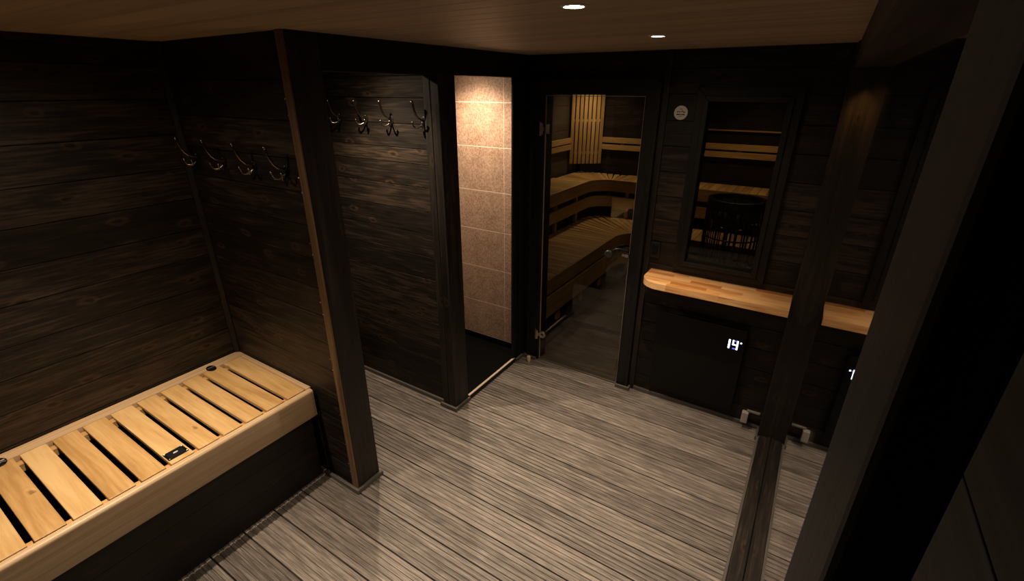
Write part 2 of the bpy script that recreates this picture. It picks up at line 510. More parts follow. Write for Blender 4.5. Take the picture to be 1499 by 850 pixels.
# ---- partition
zp = [0, .13, .28, .43, .58, .73, .88, 1.03, 1.17, 1.31, 1.46, 1.60, 1.735, 1.88, 2.03, H]
mb = plank_wall('x', XL, -0.045, YP, YP + 0.125, zp)
part = struct('wall_partition', mb, 'wall', 'dark plank partition wall with the lower row of coat hooks', 0.0016, cat='wall')
for i, z in enumerate([.10, .15, .42, .47, .74, .80, 1.04, 1.10, 1.33, 1.38, 1.60, 1.66, 1.90, 1.96]):
    sm = MB()
    sm.lathe([(0.0035, 0.0), (0.0035, -0.0012), (0.002, -0.002)], (-0.062 - 0.006 * (i % 2), YP - 0.0003, z), 'y', 10)
    sm.build('screw_head', 'steel', part)
# partition end post
mb = MB()
mb.box(-0.045, 0.0, YP - 0.006, YP + 0.137, 0, H, 'z')
struct('trim_1', mb, 'post', 'tall dark end post of the partition beside the bench', 0.003, cat='post')
mb = MB()
mb.box(-0.043, -0.001, YP - 0.014, YP - 0.006, 0.02, H - 0.001, 'z', 0.6)
struct('trim_2', mb, 'strip', 'brown vertical cover strip on the front of the partition post', 0.002, cat='trim')
# corner batten
mb = MB()
mb.prism([(XL, YP - 0.026), (XL + 0.008, YP - 0.026), (XL + 0.026, YP - 0.008), (XL + 0.026, YP), (XL, YP)], 'z', 0.57, H)
struct('trim_3', mb, 'black', 'black corner batten between left wall and partition above the bench', cat='trim')
# ---- hook wall
zh = [0, .15, .30, .45, .60, .75, .90, 1.05, 1.19, 1.33, 1.47, 1.60, 1.685, 1.815, 1.95, 2.06, H]
mb = plank_wall('x', XL, -0.09, YH, YH + 0.10, zh)
struct('wall_hook', mb, 'wall', 'dark plank wall in the alcove with the upper row of coat hooks', 0.0016, cat='wall')
# post 2
mb = MB()
mb.box(-0.108, -0.058, -0.899, -0.762, 0, 2.062, 'z'); mb.box(-0.056, 0.0, -0.899, -0.762, 0, 2.062, 'z')
struct('trim_4', mb, 'post', 'dark post between the alcove and the shower opening', 0.004, cat='post')
# header
mb = MB()
mb.box(-0.11, 0.0, YP + 0.137, 0.0, 2.060, H, 'y')
struct('trim_5', mb, 'black', 'black header beam under the ceiling over alcove and shower', 0.003, cat='beam')
# far shower jamb
mb = MB()
mb.box(-0.017, -0.001, -0.185, -0.006, 0, 2.06, 'z')
mb.box(-0.015, 0.004, -0.16, -0.05, 0, 2.06, 'z')
struct('trim_6', mb, 'black', 'black jamb between shower opening and glass sauna door', 0.003, cat='post')
# ---- back wall with door and window openings
zb = [0, .13, .27, .41, .55, .69, .83, .97, 1.115, 1.26, 1.40, 1.545, 1.69, 1.83, 1.97, 2.10, H]
DOOR = (0.135, 0.797, 0.0, 1.962); WIN = (1.12, 1.545, 1.0, 1.955)
mb = plank_wall('x', -0.02, 1.90, 0.0, 0.09, zb, (DOOR, WIN))
struct('wall_back', mb, 'wall', 'dark plank wall holding sauna door, sauna window and shelf', 0.0016, cat='wall')
# door casing
mb = MB()
mb.box(0.058, 0.137, -0.032, 0.0, 0, 1.962, 'z'); mb.box(0.797, 0.878, -0.032, 0.0, 0, 1.962, 'z')
mb.box(0.058, 0.878, -0.032, 0.0, 1.962, 2.035, 'x')
mb.box(0.040, 0.062, -0.045, 0.0, 0, 2.05, 'z'); mb.box(0.862, 0.884, -0.045, 0.0, 0, 2.05, 'z'); mb.box(0.040, 0.884, -0.045, 0.0, 2.030, 2.052, 'x')
mb.box(0.135, 0.139, -0.02, 0.09, 0, 1.962, 'z'); mb.box(0.793, 0.797, -0.02, 0.09, 0, 1.962, 'z')
struct('trim_7', mb, 'black', 'black wooden casing around the glass sauna door', 0.003, cat='door frame')
mb = MB(); mb.box(0.886, 0.922, -0.016, 0.0, 0.0, H, 'z')
struct('trim_8', mb, 'post', 'dark vertical batten from floor to ceiling right of the sauna door', 0.003, cat='trim')
# ---- right wall window: far post, top beam, sill, near post
mb = MB(); mb.box(1.748, 1.90, -0.105, 0.0, 0, H, 'z')
struct('trim_9', mb, 'post', 'dark far post of the big window at the end of the shelf', 0.003, cat='post')
mb = MB(); mb.box(XR, 1.90, -2.66, -0.105, 2.086, H, 'y')
struct('trim_10', mb, 'post', 'dark beam over the big window under the ceiling', 0.003, cat='beam')
mb = MB(); mb.box(XR + 0.004, 1.90, -2.66, -0.105, 0, 0.03, 'y')
mb.box(1.806, 1.8215, -2.66, -0.105, 0.03, 0.04, 'y')
struct('trim_11', mb, M['wall'], 'dark low sill board under the big window', 0.003, cat='sill')
mb = MB(); mb.box(XR, 1.90, -2.738, -2.66, 0, H, 'z')
struct('trim_12', mb, 'greypost', 'tall dark near post of the big window in the right foreground', 0.003, cat='post')
mb = plank_wall('y', YF, -2.802, XR, 1.90, [0, .3, .6, .9, 1.2, 1.5, 1.72, 1.938, H], gap=0.0003)
struct('wall_right', mb, 'greypost', 'dark plank wall at the right edge nearest the camera', 0.0004, cat='wall')
mb = MB(); mb.box(1.86, 1.90, -2.802, -2.738, 0, H, 'z')
struct('trim_13', mb, 'black', 'black recess strip between the near window post and the right wall', cat='trim')
# front wall behind the camera
mb = plank_wall('x', XL - 0.05, 1.90, YF - 0.06, YF, rows(0, H, 0.15))
struct('wall_front', mb, 'wall', 'dark plank wall behind the camera', 0.0016, cat='wall')
# ---- big window pane
wn = thing('window_1', (1.825, -1.38, 0.03), 'large dark window pane on the right mirroring the room', 'window', kind='structure')
mb = MB(); mb.box(1.822, 1.828, -2.66, -0.105, 0.031, 2.086, 'y')
mb.build('glass_pane', 'winglass', wn)

# ---- baseboards (grey plinth strips)
def plinth(name, segs, label, h=0.026):
    mb = MB()
    for (x0, x1, y0, y1) in segs:
        mb.box(x0, x1, y0, y1, 0.001, h, 'x' if abs(x1 - x0) > abs(y1 - y0) else 'y')
    struct(name, mb, 'plinth', label, 0.0015, cat='baseboard')
plinth('baseboard_partition', [(-0.27, 0.016, YP - 0.030, YP - 0.015), (0.001, 0.016, YP - 0.015, YP + 0.15)], 'grey plinth strip round the foot of the partition post')
plinth('baseboard_hook', [(XL, -0.109, YH - 0.015, YH)], 'grey plinth strip along the foot of the alcove hook wall')
plinth('baseboard_post', [(-0.123, 0.015, -0.915, -0.90), (0.001, 0.015, -0.90, -0.755)], 'grey plinth strip round the post beside the shower')
plinth('baseboard_back', [(0.922, 1.747, -0.016, 0.0), (0.80, 0.902, -0.062, -0.047), (0.887, 0.902, -0.047, -0.017)], 'grey plinth strip under the black heater panel')
plinth('baseboard_jamb', [(0.005, 0.02, -0.16, -0.062), (0.02, 0.13, -0.062, -0.047)], 'grey plinth strip at the foot of the black jamb left of the door')
plinth('baseboard_window', [(XR - 0.010, XR + 0.003, -2.66, -0.115), (1.735, 1.747, -0.12, -0.017), (1.735, 1.76, -0.130, -0.118)], 'grey plinth strip along the big window sill', 0.03)

# ---- shower
mb = MB()
for i, (x0, x1) in enumerate([(-1.387, -0.790), (-0.7875, -0.1905), (-0.188, 0.0)]):
    z = 0.056
    k = 0
    zt = [0.056, 0.365, 0.672, 0.985, 1.288, 1.608, 1.908, H]
    for a, b in zip(zt[:-1], zt[1:]):
        if x1 > -0.96:
            mb.box(max(x0, -0.957), min(x1, -0.0175), -0.012, 0.0, a + 0.0022, b - 0.0022, 'x')
struct('wall_shower', mb, 'tile', 'speckled brown tiled wall lit inside the shower', 0.0008, cat='wall')
mb = MB(); mb.box(XL, -0.0175, -0.0116, 0.04, 0.05, H, 'x')
mb.box(XL - 0.05, XL, -0.76, 0.04, 0, H, 'y')
struct('trim_14', mb, 'grout', 'pale grout bed of the shower tiles', cat='trim')
mb = MB(); mb.box(XL, -0.0175, -0.016, -0.0005, 0, 0.054, 'x')
struct('trim_15', mb, 'blackfloor', 'black skirting under the shower tiles', cat='trim')
mb = MB(); mb.box(XL, -0.012, -0.77, -0.006, -0.03, 0.004, 'x')
struct('floor_shower', mb, 'blackfloor', 'black shower floor behind the low threshold', cat='floor')
mb = MB(); mb.box(-0.010, 0.008, -0.755, -0.165, 0.001, 0.030, 'y')
th = struct('trim_16', mb, 'black', 'low dark shower threshold with pale top edge', cat='threshold')
mb = MB(); mb.box(-0.010, 0.006, -0.755, -0.165, 0.030, 0.036, 'y')
mb.build('edge_strip', 'threshold', th, 0.001)['label'] = 'pale beige top edge strip'

# ---- sauna shell
SX0, SX1, SY1 = -1.13, 1.86, 3.25
mb = plank_wall('y', 0.09, SY1 + 0.05, SX0 - 0.05, SX0, rows(0, H, 0.30))
struct('wall_sauna_left', mb, 'saunawall', 'dark left wall inside the sauna', 0.003, cat='wall')
mb = plank_wall('x', SX0 - 0.05, SX1 + 0.05, SY1, SY1 + 0.05, rows(0, H, 0.15))
struct('wall_sauna_rear', mb, 'wall', 'dark plank rear wall inside the sauna', 0.003, cat='wall')
mb = plank_wall('y', 0.09, SY1, SX1, SX1 + 0.05, rows(0, H, 0.15))
struct('wall_sauna_right', mb, 'wall', 'dark plank right wall inside the sauna', 0.003, cat='wall')
mb = MB(); mb.box(SX0 - 0.05, SX1 + 0.05, 0.04, SY1 + 0.05, -0.05, -0.031, 'x')
for ix in range(10):
    for iy in range(9):
        x0 = SX0 + ix * 0.30; y0 = 0.75 + iy * 0.30
        mb.box(x0 + 0.002, min(x0 + 0.298, SX1), y0 + 0.002, min(y0 + 0.298, SY1), -0.031, 0.002, 'x')
for ix in range(10):
    for iy in range(3):
        x0 = SX0 + ix * 0.30; y0 = 0.09 + iy * 0.22
        if x0 < 0.05 or x0 > 0.88:
            mb.box(x0 + 0.002, min(x0 + 0.298, SX1), y0 + 0.002, y0 + 0.218, -0.031, 0.002, 'x')
struct('floor_sauna', mb, 'saunafloor', 'dark tiled floor inside the sauna', 0.001, cat='floor')

# ================================================================== changing bench
bn = thing('changing_bench', (-0.6, -2.6, 0), 'slatted pale wood bench with hinged lid and dark front along the left wall', 'bench')
HB = 0.565; YB0 = YF + 0.02
mb = MB(); mb.box(XL + 0.002, -0.886, YB0, YP - 0.003, HB - 0.03, HB + 0.002, 'y')
mb.build('back_rail', 'rail', bn, 0.003)
mb = MB(); mb.box(-0.884, -0.276, YP - 0.030, YP - 0.003, HB - 0.03, HB + 0.001, 'x')
mb.build('end_rail', 'rail', bn, 0.003)
# fascia with rounded top and a short end toned darker for the post's cast shadow
def fascia(y0, y1, r):
    mb = MB()
    x0, x1 = -0.270, -0.238; z0, z1 = 0.412, HB + 0.004
    prof = [(x0, z0), (x1 - 0.002, z0), (x1, z0 + 0.002), (x1, z1 - 0.014)]
    for k in range(1, 6):
        a = PI / 2 * k / 5
        prof.append((x1 - 0.014 + 0.014 * math.cos(a), z1 - 0.014 + 0.014 * math.sin(a)))
    for k in range(0, 4):
        a = PI / 2 + PI / 2 * k / 3
        prof.append((x0 + 0.006 + 0.006 * math.cos(a), z1 - 0.006 + 0.006 * math.sin(a)))
    mb.prism(prof, 'y', y0, y1, r)
    return mb
f = fascia(YB0, -1.93, 0.75)
f2 = fascia(-1.93, -1.735, 0.3)  # post shadow put into the rail's tone
f.f += [[i + len(f.v) for i in q] for q in f2.f]; f.uv += f2.uv; f.r += f2.r; f.v += f2.v
f.build('front_rail', 'rail', bn, smooth=True)
mb = MB()
for z0, z1 in [(0.002, 0.14), (0.14, 0.28), (0.28, 0.414)]:
    mb.box(-0.296, -0.276, YB0, YP - 0.032, z0, z1, 'y')
mb.build('front_panel', 'post', bn, 0.002)['label'] = 'black stained plank front panel'
for x in (-0.853, -0.302):
    mb = MB(); mb.box(x - 0.018, x + 0.018, YB0, YP - 0.032, HB - 0.055, HB - 0.018, 'y')
    mb.build('batten', 'bench', bn, 0.002)
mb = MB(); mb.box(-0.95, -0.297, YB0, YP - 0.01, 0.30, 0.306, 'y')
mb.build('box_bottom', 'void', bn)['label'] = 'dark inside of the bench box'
edges = [-1.748, -1.858, -1.970, -2.073, -2.177, -2.282, -2.391, -2.498, -2.606, -2.713, -2.820]
while edges[-1] > YB0 + 0.15: edges.append(edges[-1] - 0.107)
for i in range(len(edges) - 1):
    mb = MB()
    g0 = 0.002 if i == 0 else 0.010
    mb.box(-0.882, -0.279, edges[i + 1] + 0.010, edges[i] - g0, HB - 0.018, HB + 0.001, 'x')
    mb.build('slat', 'bench', bn, 0.0025)
# hinges and the black latch plate
for y in (-1.910, -2.762):
    mb = MB()
    mb.lathe([(0.001, 0.0), (0.030, 0.0), (0.032, 0.002), (0.030, 0.005), (0.001, 0.006)], (-0.887, y, HB + 0.002), 'z', 24, sc=(1.05, 0.72, 1))
    h = mb.build('hinge', 'blackmetal', bn, smooth=True); h['label'] = 'black oval hinge'
    mb = MB(); mb.tube([(-0.887, y - 0.018, HB + 0.008), (-0.887, y + 0.018, HB + 0.008)], 0.0045, 10)
    k = mb.build('hinge_pin', 'steel', h)
mb = MB(); mb.box(-0.364, -0.306, -2.378, -2.300, HB + 0.001, HB + 0.005, 'y')
lp = mb.build('latch_plate', 'blackmetal', bn, 0.0015); lp['label'] = 'black latch plate with pale emblem'
mb = MB(); mb.box(-0.356, -0.314, -2.369, -2.309, HB + 0.005, HB + 0.0065, 'y'); mb.build('inner_frame', 'blackplastic', lp, 0.001)
mb = MB(); mb.lathe([(0.001, 0), (0.0085, 0), (0.008, 0.002), (0.001, 0.003)], (-0.335, -2.339, HB + 0.0065), 'z', 18, sc=(0.55, 1.15, 1))
mb.build('emblem', 'signwhite', lp, smooth=True)
for (dx, dy) in ((-0.024, -0.034), (-0.024, 0.034), (0.024, -0.034), (0.024, 0.034)):
    mb = MB(); mb.lathe([(0.003, 0), (0.003, 0.001), (0.0015, 0.0018)], (-0.335 + dx, -2.339 + dy, HB + 0.005), 'z', 10)
    mb.build('screw_head', 'steel', lp)

# ================================================================== coat hooks
def make_hook(label, group):
    t = thing('coat_hook', (0, 0, 0), label, 'coat hook', group)
    mb = MB()   # oval back plate
    mb.lathe([(0.001, 0.0), (0.0165, 0.0), (0.0165, -0.003), (0.012, -0.006), (0.001, -0.007)], (0, 0, 0), 'y', 20, sc=(0.95, 1, 1.6))
    mb.build('back_plate', 'blackmetal', t, smooth=True)
    mb = MB()   # long upper arm: out, then sweeping up
    P = [(0, -0.004, 0.006), (0, -0.020, 0.009), (0, -0.040, 0.017), (0, -0.056, 0.033), (0, -0.067, 0.055), (0, -0.074, 0.078), (0, -0.078, 0.094)]
    mb.tube(P, [0.0065, 0.0055, 0.005, 0.005, 0.0052, 0.0058, 0.0062], 10)
    mb.ball((0, -0.079, 0.098), 0.0082)
    mb.build('upper_arm', 'bronze', t, smooth=True)
    for s in (-1, 1):
        mb = MB()
        P = [(0, -0.005, -0.012), (s * 0.008, -0.018, -0.024), (s * 0.018, -0.032, -0.031), (s * 0.028, -0.043, -0.029), (s * 0.034, -0.048, -0.018), (s * 0.036, -0.049, -0.008)]
        mb.tube(P, [0.0055, 0.005, 0.0045, 0.0045, 0.0045, 0.0045], 10)
        mb.ball((s * 0.0365, -0.049, -0.004), 0.0068)
        mb.build('lower_prong', 'bronze', t, smooth=True)
    mb = MB(); mb.ball((0, -0.008, 0.018), 0.0028, 8, 4); mb.build('screw_head', 'steel', t, smooth=True)
    return t
G1 = 'coat hooks on the partition above the bench'; G2 = 'coat hooks on the alcove wall'
row1 = [(-0.857, 'nearest the left wall corner'), (-0.617, 'second from the left wall corner'), (-0.373, 'second from the brown post strip'), (-0.140, 'nearest the brown post strip')]
row2 = [(-0.820, 'farthest from the shower post'), (-0.590, 'second from the partition post'), (-0.385, 'second from the shower post'), (-0.140, 'nearest the shower post')]
h0 = make_hook('metal coat hook on the partition above the bench, ' + row1[0][1], G1)
h0.location = (row1[0][0], YP, 1.683)
for x, s in row1[1:]:
    copy_thing(h0, (x, YP, 1.683), 'metal coat hook on the partition above the bench, ' + s)
for x, s in row2:
    c = copy_thing(h0, (x, YH, 1.832), 'metal coat hook on the alcove wall, ' + s)
    c['group'] = G2

# ================================================================== downlights
def spot(name, x, y, z, watts, deg, target=None, blend=1.0, radius=0.012, col=WARM):
    l = bpy.data.lights.new(name, 'SPOT'); l.energy = watts; l.color = col
    l.spot_size = math.radians(deg); l.spot_blend = blend; l.shadow_soft_size = radius
    o = bpy.data.objects.new(name, l); COL.objects.link(o); o.location = (x, y, z)
    if target is not None:
        d = Vector(target) - Vector((x, y, z)); o.rotation_euler = d.to_track_quat('-Z', 'Y').to_euler()
    return o
def make_light(label, group):
    t = thing('ceiling_downlight', (0, 0, 0), label, 'ceiling light', group)
    mb = MB(); mb.lathe([(0.024, 0.002), (0.024, -0.001), (0.028, -0.004), (0.036, -0.002), (0.037, 0.0), (0.037, 0.002)], (0, 0, 0), 'z', 28, close=False)
    mb.build('trim_ring', 'paper', t, smooth=True)
    mb = MB(); mb.lathe([(0.001, -0.0022), (0.0245, -0.0015), (0.0245, 0.001)], (0, 0, 0), 'z', 28)
    mb.build('lens', 'glow', t)
    return t
lab = ['round ceiling downlight nearest the sauna door', 'round ceiling downlight in the middle of the room, at the top edge', 'round ceiling downlight above the camera end of the room']
d0 = make_light(lab[0], 'downlights along the room')
d0.location = (LAMP_ROOM[0][0], LAMP_ROOM[0][1], H)
allamps = []
for i, (x, y, wt, dg) in enumerate(LAMP_ROOM):
    if i: copy_thing(d0, (x, y, H), lab[i])
    spot('downlight_beam', x, y, H - 0.008, wt, dg); spot('downlight_spill', x, y, H - 0.008, wt * SPILL, SPILL_DEG)
for (x, y, wt, dg), lb in ((LAMP_NICHE, 'round ceiling downlight hidden in the alcove'), (LAMP_BENCH, 'round ceiling downlight over the changing bench'),
                           (LAMP_SHOWER, 'round ceiling downlight inside the shower')):
    c = copy_thing(d0, (x, y, H), lb); c['group'] = 'downlights outside the view'
    spot('downlight_beam', x, y, H - 0.008, wt, dg); spot('downlight_spill', x, y, H - 0.008, wt * SPILL, SPILL_DEG)

# ================================================================== sauna door
dr = thing('door_1', (0.466, 0.0, 0.0), 'tinted glass sauna door with steel hinges in the back wall', 'door', kind='structure')
mb = MB(); mb.box(0.1405, 0.7915, -0.012, -0.004, 0.008, 1.956, 'z')
gp = mb.build('glass_pane', 'doorglass', dr)
mb = MB()
mb.box(0.1392, 0.1425, -0.0125, -0.0035, 0.008, 1.956, 'z'); mb.box(0.7895, 0.7928, -0.0125, -0.0035, 0.008, 1.956, 'z')
mb.box(0.1425, 0.7895, -0.0125, -0.0035, 1.9535, 1.9568, 'x')
mb.build('polished_edge', 'glassedge', dr)['label'] = 'pale polished edge of the glass'
mb = MB(); mb.box(0.141, 0.791, -0.020, 0.03, 0.001, 0.006, 'x'); mb.build('sill_strip', 'plinth', dr)
for z in (1.752, 0.225):
    mb = MB(); mb.box(0.112, 0.124, -0.040, -0.032, z - 0.042, z + 0.042, 'z')
    mb.box(0.124, 0.142, -0.036, -0.030, z - 0.012, z + 0.012, 'z')
    hg = mb.build('hinge', 'steel', dr, 0.001); hg['label'] = 'brushed steel glass hinge'
    mb = MB(); mb.tube([(0.130, -0.040, z - 0.034), (0.130, -0.040, z + 0.034)], 0.0065, 12)
    mb.build('knuckle', 'steel', hg, smooth=True)
    if z > 1:
        mb = MB(); mb.box(0.146, 0.178, -0.026, -0.0125, z - 0.030, z + 0.030, 'z'); mb.build('clamp', 'steel', hg, 0.004)
    else:
        mb = MB(); mb.lathe([(0.012, -0.0125), (0.012, -0.024), (0.014, -0.027), (0.027, -0.027), (0.029, -0.024), (0.029, -0.0125)], (0.166, 0, z), 'y', 24, close=False)
        mb.build('clamp', 'steel', hg, smooth=True)
# handle: dark round knob on a bar reaching the latch edge
mb = MB(); mb.tube([(0.690, -0.050, 1.012), (0.715, -0.050, 1.030), (0.740, -0.050, 1.034), (0.797, -0.050, 1.034)], [0.012, 0.014, 0.014, 0.014], 14)
hd = mb.build('handle', 'blackmetal', dr, smooth=True); hd['label'] = 'black bar handle with round knob'
mb = MB(); mb.lathe([(0.001, -0.070), (0.022, -0.069), (0.028, -0.062), (0.026, -0.048), (0.012, -0.040), (0.012, -0.0125)], (0.667, 0, 0.992), 'y', 22)
mb.build('knob', 'knob', hd, smooth=True)
mb = MB(); mb.lathe([(0.001, -0.058), (0.010, -0.057), (0.012, -0.050), (0.009, -0.044), (0.009, -0.0125)], (0.764, 0, 1.004), 'y', 18)
mb.build('latch_button', 'steel', hd, smooth=True)
mb = MB(); mb.box(0.772, 0.796, -0.045, -0.0135, 0.986, 1.006, 'x'); mb.build('latch', 'steel', hd, 0.002)
# ---- door stop peg
mb = MB(); mb.lathe([(0.001, 0), (0.0135, 0), (0.0145, 0.003), (0.0145, 0.046), (0.0135, 0.050), (0.001, 0.0505)], (0.098, -0.105, 0.0005), 'z', 22)
tag(mb.build('door_stop', 'rail', smooth=True), 'short pale wooden door stop peg on the floor left of the glass door', 'door stop')

# ================================================================== sauna window
sw = thing('window_2', (1.335, 0, 0.97), 'dark framed window into the sauna above the shelf', 'window', kind='structure')
def frame(mb, x0, x1, z0, z1, wd, y0, y1):
    # mitred frame of four boards
    for (P, ax) in (
        ([(x0, z0), (x1, z0), (x1 - wd, z0 + wd), (x0 + wd, z0 + wd)], 'x'), ([(x0, z1), (x0 + wd, z1 - wd), (x1 - wd, z1 - wd), (x1, z1)], 'x'),
        ([(x0, z0), (x0 + wd, z0 + wd), (x0 + wd, z1 - wd), (x0, z1)], 'z'), ([(x1, z0), (x1, z1), (x1 - wd, z1 - wd), (x1 - wd, z0 + wd)], 'z')):
        mb.prism(P, 'y', y0, y1, grain=ax)
mb = MB(); frame(mb, 1.078, 1.588, 0.962, 2.006, 0.058, -0.030, 0.0)
mb.build('outer_casing', 'black', sw, 0.003)
mb = MB(); frame(mb, 1.118, 1.547, 0.998, 1.962, 0.028, -0.040, 0.06)
mb.build('inner_frame', 'black', sw, 0.003)
mb = MB(); mb.box(1.147, 1.518, -0.006, 0.0, 1.026, 1.934, 'z'); mb.build('glass_pane', 'doorglass', sw)

# ================================================================== shelf
mb = MB()
r_ = 0.11; x0, x1, yb, yf = 0.942, 1.746, -0.0005, -0.243
prof = [(x0, yb), (x0, yf + r_)]
for k in range(1, 9):
    a = PI + PI / 2 * k / 8
    prof.append((x0 + r_ + r_ * math.cos(a), yf + r_ + r_ * math.sin(a)))
prof += [(x1, yf), (x1, yb)]
mb = MB()
# glued staves: the outline is cut into strips along x so that each stave has its own tone
def clip(poly, y0, y1):
    def cut(poly, yv, keep_below):
        out = []
        for i in range(len(poly)):
            a, b = poly[i], poly[(i + 1) % len(poly)]
            ia = (a[1] <= yv) if keep_below else (a[1] >= yv); ib = (b[1] <= yv) if keep_below else (b[1] >= yv)
            if ia: out.append(a)
            if ia != ib:
                t = (yv - a[1]) / (b[1] - a[1]); out.append((a[0] + t * (b[0] - a[0]), yv))
        return out
    return cut(cut(poly, y1, True), y0, False)
def clipx(poly, xa, xb):
    sw_ = [(p[1], p[0]) for p in poly]
    return [(p[1], p[0]) for p in clip(sw_, xa, xb)]
ns = 6
for k in range(ns):
    ya = yf + (yb - yf) * k / ns; ybb = yf + (yb - yf) * (k + 1) / ns
    strip = clip(prof, ya, ybb)
    xs = x0; 
    while xs < x1:
        xe = xs + random.uniform(0.16, 0.34)
        if x1 - xe < 0.1: xe = x1
        pc = clipx(strip, xs, min(xe, x1))
        if len(pc) >= 3: mb.prism(pc, 'z', 0.892, 0.931, grain='x')
        xs = xe
sh = mb.build('wall_shelf', 'shelf')
tag(sh, 'pale butcher block wall shelf with rounded left end under the sauna window', 'shelf')

# ================================================================== heater panel with display
hp = thing('wall_heater_panel', (1.30, -0.03, 0.07), 'flat black wall heater panel showing 19 degrees below the shelf', 'heater')
mb = MB(); mb.box(1.035, 1.572, -0.052, -0.030, 0.100, 0.672, 'x'); mb.build('front_panel', 'panel', hp, 0.004)
mb = MB(); mb.box(1.075, 1.532, -0.030, 0.0, 0.15, 0.62, 'x'); mb.build('rear_casing', 'blackmetal', hp, 0.003)
def seg_text(parent):
    yq0, yq1 = -0.0535, -0.0518
    def bar(name, pts, mat):
        mb = MB(); mb.prism(pts, 'y', yq0, yq1); return mb.build(name, mat, parent)
    def sk(x, z): return (1.470 + x, 0.535 + z)          # display origin
    # 1
    bar('digit_one', [sk(0.008, 0), sk(0.018, 0), sk(0.018, 0.060), sk(0.008, 0.060)], 'digit')
    # 9 : top-left upright, middle bar, right upright, and faint blue bars
    for n_, P, mt in (('digit_nine', [sk(0.030, 0.026), sk(0.038, 0.026), sk(0.038, 0.060), sk(0.030, 0.060)], 'digit'),
                      ('digit_nine', [sk(0.038, 0.026), sk(0.054, 0.026), sk(0.054, 0.034), sk(0.038, 0.034)], 'digit'),
                      ('digit_nine', [sk(0.054, 0.0), sk(0.063, 0.0), sk(0.063, 0.060), sk(0.054, 0.060)], 'digit'),
                      ('digit_nine', [sk(0.038, 0.052), sk(0.054, 0.052), sk(0.054, 0.060), sk(0.038, 0.060)], 'digitblue'),
                      ('digit_nine', [sk(0.034, 0.0), sk(0.054, 0.0), sk(0.054, 0.008), sk(0.034, 0.008)], 'digitblue'),
                      ('degree_mark', [sk(0.0735, 0.046), sk(0.0815, 0.046), sk(0.0815, 0.0545), sk(0.0735, 0.0545)], 'digit')):
        bar(n_, P, mt)
seg_text(hp)
# socket box and cable by the window post
pk = thing('cable_socket_box', (1.655, -0.05, 0.05), 'small white socket box with a cable stub at the foot of the window post', 'socket')
mb = MB(); mb.box(1.636, 1.674, -0.070, -0.035, 0.052, 0.128, 'z'); mb.build('box', 'white', pk, 0.004)
mb = MB(); mb.box(1.660, 1.735, -0.050, -0.034, 0.128, 0.140, 'x'); mb.build('conduit', 'grey', pk, 0.002)
mb = MB(); mb.box(1.640, 1.665, -0.060, 0.0, 0.08, 0.12, 'x'); mb.build('wall_mount', 'blackplastic', pk, 0.002)
# black switch
sk_ = thing('wall_switch', (0.935, 0, 1.06), 'black wall switch between the sauna door and the sauna window', 'switch')
mb = MB(); mb.box(0.9225, 0.984, -0.016, 0.0, 1.012, 1.112, 'z'); mb.build('switch_plate', 'blackplastic', sk_, 0.004)
mb = MB(); mb.box(0.935, 0.972, -0.020, -0.016, 1.03, 1.094, 'z'); mb.build('rocker', 'blackmetal', sk_, 0.002)
# round sign
sg = thing('round_sign', (0.998, 0, 1.873), 'small round white sign with black emblem on the wall left of the sauna window', 'sign')
mb = MB(); mb.lathe([(0.001, 0.0), (0.037, 0.0), (0.038, -0.003), (0.036, -0.006), (0.001, -0.0065)], (0.998, 0, 1.873), 'y', 36)
mb.build('disc', 'signwhite', sg, smooth=True)
def glyph(pts):
    mb = MB(); mb.prism([(0.998 + a, 1.873 + b) for a, b in pts], 'y', -0.0075, -0.006); return mb.build('emblem', 'signblack', sg)
glyph([(-0.024, -0.012), (0.024, -0.012), (0.020, -0.005), (0.006, -0.008), (-0.006, -0.008), (-0.020, -0.005)])
glyph([(-0.021, 0.006), (-0.013, 0.010), (-0.012, 0.004), (-0.020, 0.001)])
glyph([(-0.010, 0.005), (-0.004, 0.009), (-0.001, 0.004), (-0.008, 0.001)])
glyph([(0.002, 0.004), (0.008, 0.012), (0.012, 0.013), (0.008, 0.002)])
glyph([(0.012, 0.008), (0.022, 0.006), (0.024, 0.000), (0.014, 0.001)])
glyph([(-0.010, 0.017), (-0.004, 0.021), (0.006, 0.021), (0.011, 0.016), (0.005, 0.018), (-0.004, 0.018)])
glyph([(-0.010, -0.021), (0.010, -0.021), (0.010, -0.019), (-0.010, -0.019)])

